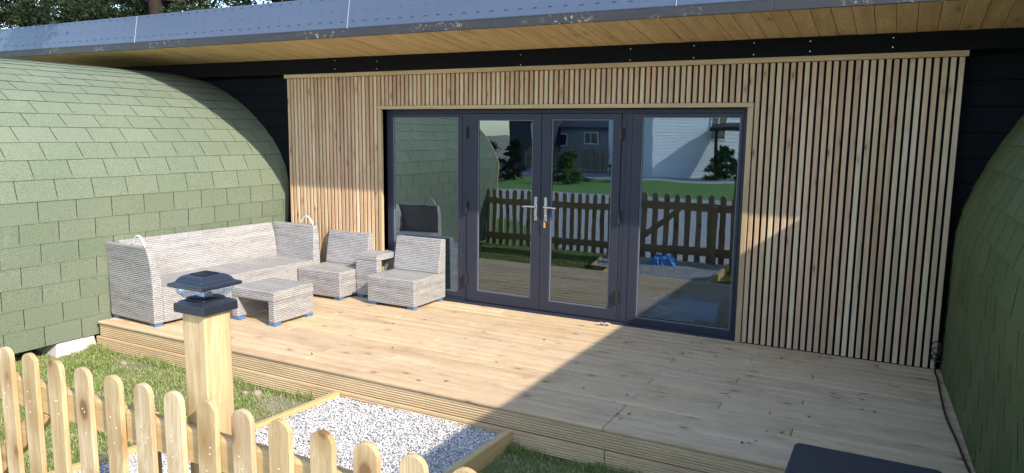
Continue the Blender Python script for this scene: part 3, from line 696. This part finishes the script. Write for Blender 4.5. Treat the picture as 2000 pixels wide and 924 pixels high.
# ------------------------------------------------------------------ dark storage box (only its top shows)
bx = empty('storage_box', (2.045, -3.43, GZ), 'dark grey plastic box with a flat lid at the bottom right corner', 'box')
def rrect(x0, x1, y0, y1, r, n=5):
    P2 = []
    for cx, cy, a0 in ((x1-r, y1-r, 0), (x0+r, y1-r, 90), (x0+r, y0+r, 180), (x1-r, y0+r, 270)):
        for i in range(n+1): a_ = R_(a0+90*i/n); P2.append((cx+r*math.cos(a_), cy+r*math.sin(a_)))
    return P2
MB().prism(rrect(-.28, .28, -.28, .27, .04), 0, .68, 2).build('body', M_boxp, bx, bevel=.006)
MB().prism(rrect(-.30, .298, -.30, .30, .03), .68, .728, 2).build('lid', M_boxp, bx, bevel=.014, seg=3)
MB().prism(rrect(-.25, .25, -.25, .25, .03), .7285, .733, 2).build('lid_panel', M_boxp, bx, bevel=.004)
MB().box(-.10, .10, -.298, -.312, .60, .66).build('latch', M_dark, bx, bevel=.004)

# ------------------------------------------------------------------ cable, small things
M_cable = plain('black_rubber', (.012, .012, .013), .5)
pts = catmull([(2.462, -.03, .22), (2.452, -.05, .12), (2.458, -.06, .03), (2.465, -.27, .011), (2.475, -.71, .011), (2.50, -1.13, .011), (2.50, -1.45, .011), (2.54, -1.80, .011), (2.60, -2.1, .011), (2.66, -2.38, .011)], 8) if False else None
def spline3(P, n=10):
    P = [np.array(p, float) for p in P]; P = [2*P[0]-P[1]]+P+[2*P[-1]-P[-2]]; out = []
    for i in range(1, len(P)-2):
        for t_ in np.linspace(0, 1, n, endpoint=False):
            a, b_, c, d = P[i-1:i+3]; out.append(.5*((2*b_)+(-a+c)*t_+(2*a-5*b_+4*c-d)*t_**2+(-a+3*b_-3*c+d)*t_**3))
    out.append(P[-2]); return out
b = MB(); b.tube(spline3([(2.462, -.035, .24), (2.452, -.04, .17), (2.44, -.05, .08), (2.445, -.10, .011), (2.455, -.27, .010), (2.462, -.71, .010), (2.475, -1.13, .010), (2.515, -1.57, .010), (2.545, -1.95, .010), (2.60, -2.36, .010)]), .0075, 8)
tag(b.build('power_cable', M_cable, smooth=True), 'black cable lying along the deck edge beside the mossy pod', 'cable')
b = MB()
for k_, (cx, cz, rx, rz_) in enumerate([(2.44, .20, .035, .05), (2.435, .155, .03, .045), (2.45, .12, .04, .03)]):
    b.tube([(cx+rx*math.cos(a_), -.035-.008*k_+.006*math.sin(2*a_), cz+rz_*math.sin(a_)) for a_ in np.linspace(0, 6.28, 17)[:-1]], .005, 6, closed=True)
tag(b.build('cable_coil', M_cable, smooth=True), 'small tangle of black cable hanging at the foot of the slatted wall', 'cable')
sp = empty('garden_spike', (-2.74, -3.26, GZ), 'small white capped plastic spike standing in the grass behind the pickets', 'garden marker')
MB().tube([(0, 0, 0), (0, 0, .06)], .014, 8).build('stem', M_dark, sp)
MB().tube([(0, 0, .06), (.004, 0, .10), (.012, 0, .135), (.02, 0, .155)], [.018, .016, .02, .021], 10).build('cap', plain('white_plastic', (.78, .79, .80), .35), sp, smooth=True)
# leaf and twig litter on the deck
M_leaf = [plain('dry_leaf', (.085, .065, .045), .8, var=.3), plain('dead_twig', (.065, .05, .038), .8)]
def leaf_mesh(L, W, curl):
    m = MB(); n = 5; vs = []
    for i in range(n+1):
        t_ = i/n; wv = W*math.sin(math.pi*min(.98, t_*.92+.04)); z = .003+curl*(t_-.5)**2*L*2
        vs += [((t_-.5)*L, -wv, z+curl*wv*.6), ((t_-.5)*L, 0, z), ((t_-.5)*L, wv, z+curl*wv*.6)]
    fs = []
    for i in range(n): fs += [(i*3, i*3+1, i*3+4, i*3+3), (i*3+1, i*3+2, i*3+5, i*3+4)]
    o = m.add(vs, fs).build('dry_leaf', M_leaf[0]); md = o.modifiers.new('Solid', 'SOLIDIFY'); md.thickness = .0012
    return tag(o, 'small dry brown leaf lying on the deck boards', 'leaf', 'dry leaves scattered over the deck')
lfs = [leaf_mesh(.05, .009, .6), leaf_mesh(.034, .010, .9), leaf_mesh(.065, .006, .4)]
r = random.Random(3); spots = []
for i in range(64):
    if i < 50: x_, y_ = r.uniform(-.2, 2.4), r.uniform(-2.3, -.1)
    else: x_, y_ = r.uniform(-2.2, 0), r.uniform(-2.3, -.3)
    spots.append((x_, y_)) if i % 5 else None
for i, (x_, y_) in enumerate(spots):
    o = lfs[i] if i < 3 else lfs[i % 3].copy()
    if i >= 3: col.objects.link(o)
    o.location = (x_, y_, .0005); o.rotation_euler = (0, 0, r.uniform(-.9, .9) if r.random() < .7 else r.uniform(0, 6.28)); s_ = r.uniform(.45, .95); o.scale = (s_, s_, s_)
for i in range(5):
    L = r.uniform(.05, .10); c_ = r.uniform(-.02, .02)
    o = MB().tube([(-L/2, 0, .003), (0, c_, .004), (L/2, c_*.4, .003)], [.0022, .002, .0012], 5).build('twig', M_leaf[1])
    o.location = (r.uniform(.1, 2.4), r.uniform(-2.3, -.15), 0); o.rotation_euler = (0, 0, r.uniform(-.8, .8))
    tag(o, 'thin brown twig lying on the deck boards', 'twig', 'twigs scattered over the deck')
# crumpled paper scrap by the doorstep
m = MB(); n = 7; vs = []
for i in range(n):
    for j in range(n): vs.append(((i/(n-1)-.5)*.11+r.uniform(-.006, .006), (j/(n-1)-.5)*.045+r.uniform(-.005, .005), .006+.022*abs(math.sin(i*1.1+j*.6))+r.uniform(0, .006)))
m.add(vs, [(i*n+j, i*n+j+1, (i+1)*n+j+1, (i+1)*n+j) for i in range(n-1) for j in range(n-1)])
o = m.build('paper_scrap', plain('pale_paper', (.50, .41, .33), .8)); o.location = (-.36, -.06, 0); o.rotation_euler = (0, 0, .3); md = o.modifiers.new('Solid', 'SOLIDIFY'); md.thickness = .001
tag(o, 'crumpled pale scrap on the deck by the doorstep at the shadow edge', 'litter')
# stones in the lawn
M_stone = plain('brown_stone', (.33, .25, .18), .9, var=.2, bump=.4, bscale=60)
def stone(x_, y_, s_, label):
    bm = bmesh.new(); bmesh.ops.create_icosphere(bm, subdivisions=2, radius=1); rr = random.Random(int(x_*1000))
    for v in bm.verts: v.co = Vector((v.co.x*1.2, v.co.y*.9, v.co.z*.7))*(1+rr.uniform(-.13, .13))*s_
    me = bpy.data.meshes.new('stone'); bm.to_mesh(me); bm.free(); me.materials.append(M_stone); o = bpy.data.objects.new('stone', me); col.objects.link(o); o.location = (x_, y_, GZ+s_*.3)
    tag(o, label, 'stone')
stone(-2.49, -2.60, .03, 'small brown stone in the grass left of its larger neighbour by the deck'); stone(-2.40, -2.56, .04, 'larger brown stone in the grass between lamp post and deck')
stone(-4.05, -2.60, .03, 'small pale stone on the bare patch by the deck corner')

# ------------------------------------------------------------------ things inside the room
M_tub = plain('blue_tub_plastic', (.16, .46, .95), .4)
tub = empty('storage_tub', (.42, .62, .02), 'blue plastic tub on the floor behind the wide window', 'tub')
MB().hexa([(-.17, -.12, 0), (.17, -.12, 0), (.17, .12, 0), (-.17, .12, 0)], [(-.2, -.15, .2), (.2, -.15, .2), (.2, .15, .2), (-.2, .15, .2)]).build('body', M_tub, tub, bevel=.02)
MB().box(-.215, .215, -.165, .165, .195, .215).build('rim', M_tub, tub, bevel=.006)
m = MB(); n = 16; vs = []; rr = random.Random(9)
for i in range(n):
    for j in range(n):
        e_ = min(i, j, n-1-i, n-1-j); vs.append(((i/(n-1)-.5)*.8+rr.uniform(-.02, .02), (j/(n-1)-.5)*.5+rr.uniform(-.02, .02), .02+(.12*abs(math.sin(i*.9+1.3*math.sin(j*.8)))+rr.uniform(0, .08))*min(1, e_/3)))
m.add(vs, [(i*n+j, i*n+j+1, (i+1)*n+j+1, (i+1)*n+j) for i in range(n-1) for j in range(n-1)])
o = m.build('plastic_sheet', plain('pale_blue_polythene', (.42, .60, .80), .25), loc=(.0, .62, .018)); md = o.modifiers.new('Solid', 'SOLIDIFY'); md.thickness = .002
tag(o, 'crumpled pale blue polythene sheet on the floor behind the wide window', 'plastic sheet')

def crumple(L_, W_, H_, n, seed):
    m = MB(); rr = random.Random(seed); vs = []
    for i in range(n):
        for j in range(n):
            e_ = min(i, j, n-1-i, n-1-j); vs.append(((i/(n-1)-.5)*L_+rr.uniform(-.02, .02), (j/(n-1)-.5)*W_+rr.uniform(-.02, .02), .01+(H_*abs(math.sin(i*1.1+1.3*math.sin(j*.9)))+rr.uniform(0, H_*.6))*min(1, e_/2)))
    return m.add(vs, [(i*n+j, i*n+j+1, (i+1)*n+j+1, (i+1)*n+j) for i in range(n-1) for j in range(n-1)])
o = crumple(.42, .30, .11, 12, 4).build('plastic_sheet', plain('bright_blue_polythene', (.12, .36, .75), .3), loc=(-1.15, -4.35, -.19)); md = o.modifiers.new('Solid', 'SOLIDIFY'); md.thickness = .002
tag(o, 'crumpled bright blue polythene on the gravel near the gate, seen in the wide window', 'plastic sheet')
# ------------------------------------------------------------------ foliage
def leaf_mat(name, cols, tr=.25):
    m, nt, b, o = new_mat(name); g = G(nt); r = g.geo('Random Per Island')
    c = g.ramp(r, [(i/(len(cols)-1), cc) for i, cc in enumerate(cols)])
    g.set(b.inputs['Base Color'], c); b.inputs['Roughness'].default_value = .65; b.inputs['Specular IOR Level'].default_value = .25
    tl = g.n('ShaderNodeBsdfTranslucent'); g.set(tl.inputs[0], c); mx = g.n('ShaderNodeMixShader'); mx.inputs[0].default_value = tr
    nt.links.new(b.outputs[0], mx.inputs[1]); nt.links.new(tl.outputs[0], mx.inputs[2]); nt.links.new(mx.outputs[0], o.inputs[0]); return m
M_con = leaf_mat('conifer_needles', [(.008, .018, .006), (.014, .028, .009), (.022, .04, .012), (.05, .045, .02)])
M_bush = leaf_mat('shrub_leaves', [(.05, .11, .025), (.09, .17, .04), (.15, .22, .07)], .5)
M_bark = plain('conifer_bark', (.030, .022, .016), .95, spec=.05, var=.4, vscale=12, bump=.6, bscale=25)
def sprays(P, D, n_per, L, spread, rg):
    """leaf blades scattered about points P with directions D"""
    N_ = len(P)*n_per; P = np.repeat(P, n_per, 0)+rg.normal(0, spread, (N_, 3)); D = np.repeat(D, n_per, 0)+rg.normal(0, .55, (N_, 3)); D /= np.linalg.norm(D, axis=1)[:, None]
    S_ = np.cross(D, rg.normal(0, 1, (N_, 3))); S_ /= np.linalg.norm(S_, axis=1)[:, None]; l = rg.uniform(.5, 1.2, N_)[:, None]*L; w_ = l*rg.uniform(.16, .30, N_)[:, None]
    V = np.stack([P, P+D*l*.5+S_*w_, P+D*l, P+D*l*.5-S_*w_], 1).reshape(-1, 3); b0 = np.arange(N_)*4
    return V, np.stack([b0, b0+1, b0+2, b0+3], 1)
def conifer(loc, H, R0, n_br, label, seed, z_first=.8, lean=(0, 0), leaf=.16, n_per=9, thin=.75, name='conifer_tree', trunk_r=.22, extra=None, group=None, mat=None):
    rg = np.random.default_rng(seed); root = empty(name, loc, label, 'tree' if H > 2 else 'shrub', group); tr = MB()
    def axis(z): return np.array([lean[0]*z, lean[1]*z, z])
    zs = np.linspace(0, H*.97, 9); tr.tube([axis(z) for z in zs], [max(.015, trunk_r*(1-z/H)**.8) for z in zs], 9)
    PP, DD = [], []
    for i in range(n_br):
        z = z_first+(H-z_first)*(i+rg.uniform(0, 1))/n_br; a_ = rg.uniform(0, 6.28); L = R0*(1-((z-z_first)/(H-z_first))**1.3*.85)*rg.uniform(.6, 1.1)
        d = np.array([math.cos(a_), math.sin(a_), rg.uniform(-.12, .35)]); b0_ = axis(z); q = [b0_+d*L*t_+np.array([0, 0, -.16*L*t_*t_+.05*math.sin(t_*4)]) for t_ in np.linspace(0, 1, 6)]
        tr.tube(q, [max(.006, trunk_r*.28*(1-t_*.9)*(1-z/H*.6)) for t_ in np.linspace(0, 1, 6)], 5)
        for t_ in np.linspace(.22, 1, max(4, int(L*7))):
            if rg.uniform() > thin: continue
            c_ = b0_+d*L*t_+np.array([0, 0, -.16*L*t_*t_]); sd = np.cross(d, [0, 0, 1]); sd /= np.linalg.norm(sd)
            for s_ in (-1, 1):
                dd = d*.7+sd*s_*rg.uniform(.2, 1.)+np.array([0, 0, rg.uniform(-.35, .25)]); tl_ = L*.32*(1-t_*.5)
                for k_ in np.linspace(.15, 1, 4): PP.append(c_+dd*tl_*k_); DD.append(dd)
    if extra: 
        for q in extra:
            q = [np.array(x_) for x_ in q]; tr.tube(q, [.07*(1-.8*i/len(q)) for i in range(len(q))], 6)
            for i in range(1, len(q)):
                for k_ in range(15):
                    c_ = q[i-1]+(q[i]-q[i-1])*rg.uniform(); dd = (q[i]-q[i-1])/np.linalg.norm(q[i]-q[i-1])+rg.normal(0, .6, 3); PP.append(c_+dd*rg.uniform(.03, .20)); DD.append(dd)
    tr.build('trunk', M_bark, root, smooth=True)
    V, F_ = sprays(np.array(PP), np.array(DD), n_per, leaf, leaf*.45+(.06 if H > 5 else 0), rg); np_mesh('crown', V, F_, mat or M_con, root)
    return root
conifer((-12.6, 4.6, GZ), 8.5, 3.0, 46, 'tall dark conifer with a thick brown trunk behind the roof', 4, 2.2, (-.10, 0), trunk_r=.30, leaf=.10, n_per=26)
conifer((-16.8, 5.5, GZ), 8.5, 3.2, 44, 'dark conifer at the top left corner of the picture', 5, 2.0, (.02, 0), trunk_r=.3, leaf=.10, n_per=17)
conifer((-9.3, 4.8, GZ), 7.5, 2.5, 44, 'brown limbed conifer behind the roof beside the white seam', 6, 2.4, (.05, 0), trunk_r=.3, leaf=.09, n_per=26)
conifer((-21.5, 7, GZ), 9, 3.4, 40, 'farther dark conifer beyond the left end of the roof', 7, 2.0, trunk_r=.3, leaf=.13, n_per=20)
conifer((-7.2, -2.6+6.2, GZ), 6.2, 1.2, 18, 'slender conifer whose limb hangs over the left end of the roof', 8, 3.6, trunk_r=.16, leaf=.10, n_per=16,
        extra=[[(0, 0, 4.6), (.3, -2.5, 5.0), (.25, -4.5, 4.72), (.02, -4.82, 4.4), (-.3, -4.95, 4.0)], [(.25, -4.5, 4.72), (.36, -4.85, 4.45), (.38, -4.98, 4.2)]])

# ------------------------------------------------------------------ what stands across the road (seen in the glass)
M_wh = plain('white_weatherboard', (.74, .76, .77), .6, var=.05); M_slate = plain('dark_roof_felt', (.05, .055, .07), .7)
M_winglass = plain('dark_window_glass', (.03, .04, .06), .08, spec=.8); M_wframe = plain('white_window_frame', (.75, .76, .77), .4)
def house(name, loc, w_, d_, h_, wall_m, wins, label, board=True, roof_h=1.3):
    c = empty(name, loc, label, 'house'); m = MB()
    m.box(-w_/2, w_/2, -d_, -.03, 0, h_); m.build('wall', wall_m, c)
    if board:
        m = MB()
        for z in np.arange(.05, h_-.05, .16): m.hexa([(-w_/2-.01, -.029, z), (w_/2+.01, -.029, z), (w_/2+.01, .0, z), (-w_/2-.01, .0, z)][::1], [(-w_/2-.01, -.029, z+.155), (w_/2+.01, -.029, z+.155), (w_/2+.01, -.02, z+.155), (-w_/2-.01, -.02, z+.155)])
        m.build('weatherboarding', wall_m, c)
    m = MB(); m.prism([(.35, h_-.02), (-d_/2, h_+roof_h), (-d_-.35, h_-.02), (-d_-.35, h_+.1), (-d_/2, h_+roof_h+.12), (.35, h_+.1)], -w_/2-.3, w_/2+.3, 0); m.build('roof', M_slate, c)
    for x_, z_, ww, wh in wins:
        fo = MB().ring(x_-ww/2, x_+ww/2, z_-wh/2, z_+wh/2, x_-ww/2+.07, x_+ww/2-.07, z_-wh/2+.07, z_+wh/2-.07, -.02, .05).build('window', M_wframe, c)
        MB().box(x_-ww/2+.07, x_+ww/2-.07, -.01, .02, z_-wh/2+.07, z_+wh/2-.07).build('pane', M_winglass, fo)
        MB().box(x_-.025, x_+.025, .021, .045, z_-wh/2+.07, z_+wh/2-.07).build('mullion', M_wframe, fo)
    return c
house('chalet', (-4.3, -33.5, GZ), 13.5, 5, 3.9, M_wh, [(-3.0, 2.5, .9, 1.3), (1.9, 2.3, 1.0, 1.2)], 'white weatherboarded chalet reflected in the wide right window').rotation_euler = (0, 0, R_(-48))
house('bungalow', (-16.2, -36, GZ), 7.5, 6, 2.45, plain('grey_render', (.30, .31, .33), .9), [(-1.5, 1.75, 1.8, .8), (1.1, 1.85, 1.0, .75), (2.9, 1.2, .9, 1.9)], 'grey rendered bungalow with a dark roof reflected in the double doors', False, 1.7)
house('shed', (-18.6, -34, GZ), 2.6, 3, 3.2, plain('dark_shed_boards', (.03, .035, .05), .7), [(.7, 2.3, .8, .9)], 'tall dark shed reflected in the left door', True, .5)
pf = empty('paling_fence', (-13.4, -31.4, GZ), 'rough timber paling fence reflected in the right door', 'fence')
m = MB(); rr = random.Random(8); x_ = -3.6
while x_ < 2.2: ht = rr.uniform(1.15, 1.45); wv = rr.uniform(.06, .11); m.box(x_, x_+wv, 0, .03, .02, ht); x_ += wv+rr.uniform(.02, .06)
pf.rotation_euler = (0, 0, R_(-22)); tag(m.build('paling', wood('weathered_paling', [(.26, .21, .13), (.20, .16, .10), (.32, .26, .17)], 2), pf), kind='stuff')
MB().box(-3.6, 2.2, -.05, -.001, .35, .43).build('rail', M_rail, pf); MB().box(-3.6, 2.2, -.05, -.001, .95, 1.03).build('rail', M_rail, pf)
def shrub(loc, H, R0, label, seed, mat=M_bush, n_br=26): return conifer(loc, H, R0, n_br, label, seed, .12, leaf=.11, n_per=10, thin=.95, name='shrub', trunk_r=.05, mat=mat)
conifer((-13.2, -22, GZ), 1.9, .75, 30, 'young conifer on the far lawn reflected in the left door', 21, .1, leaf=.10, n_per=9, thin=.95, trunk_r=.05, name='young_conifer')
shrub((-10.4, -21.8, GZ), 1.35, .8, 'bushy green shrub reflected in the right door', 22)
shrub((-9.0, -24.5, GZ), 1.2, .8, 'rounded shrub beside the far path reflected at the edge of the right door', 23)
shrub((-5.6, -29.8, GZ), 1.5, 1.0, 'spiky shrub in front of the white chalet', 24)
shrub((-3.9, -29.6, GZ), .9, 1.2, 'low dark shrub at the right foot of the white chalet', 25)
hg = empty('hedge', (-24, -34, GZ), 'dark clipped hedge reflected in the left door', 'hedge')
rg = np.random.default_rng(31); P3 = np.stack([rg.uniform(-5, 3, 1500), rg.uniform(-.5, .5, 1500), rg.uniform(.1, 1.6, 1500)], 1)
V, F_ = sprays(P3, rg.normal(0, 1, (1500, 3)), 12, .16, .1, rg); np_mesh('leaves', V, F_, M_con, hg)
cn = empty('canopy', (-4.7, -30.5, GZ), 'dark timber canopy on posts beside the white chalet', 'canopy')
MB().hexa([(-1.6, -.9, 2.5), (1.8, -.9, 2.5), (1.8, .9, 2.3), (-1.6, .9, 2.3)], [(-1.6, -.9, 2.72), (1.8, -.9, 2.72), (1.8, .9, 2.5), (-1.6, .9, 2.5)]).build('roof', M_blackwood, cn)
for px_ in (-1.3, 1.5): MB().box(px_-.07, px_+.07, .6, .74, 0, 2.33).build('post', M_blackwood, cn)
bpy.context.view_layer.update()
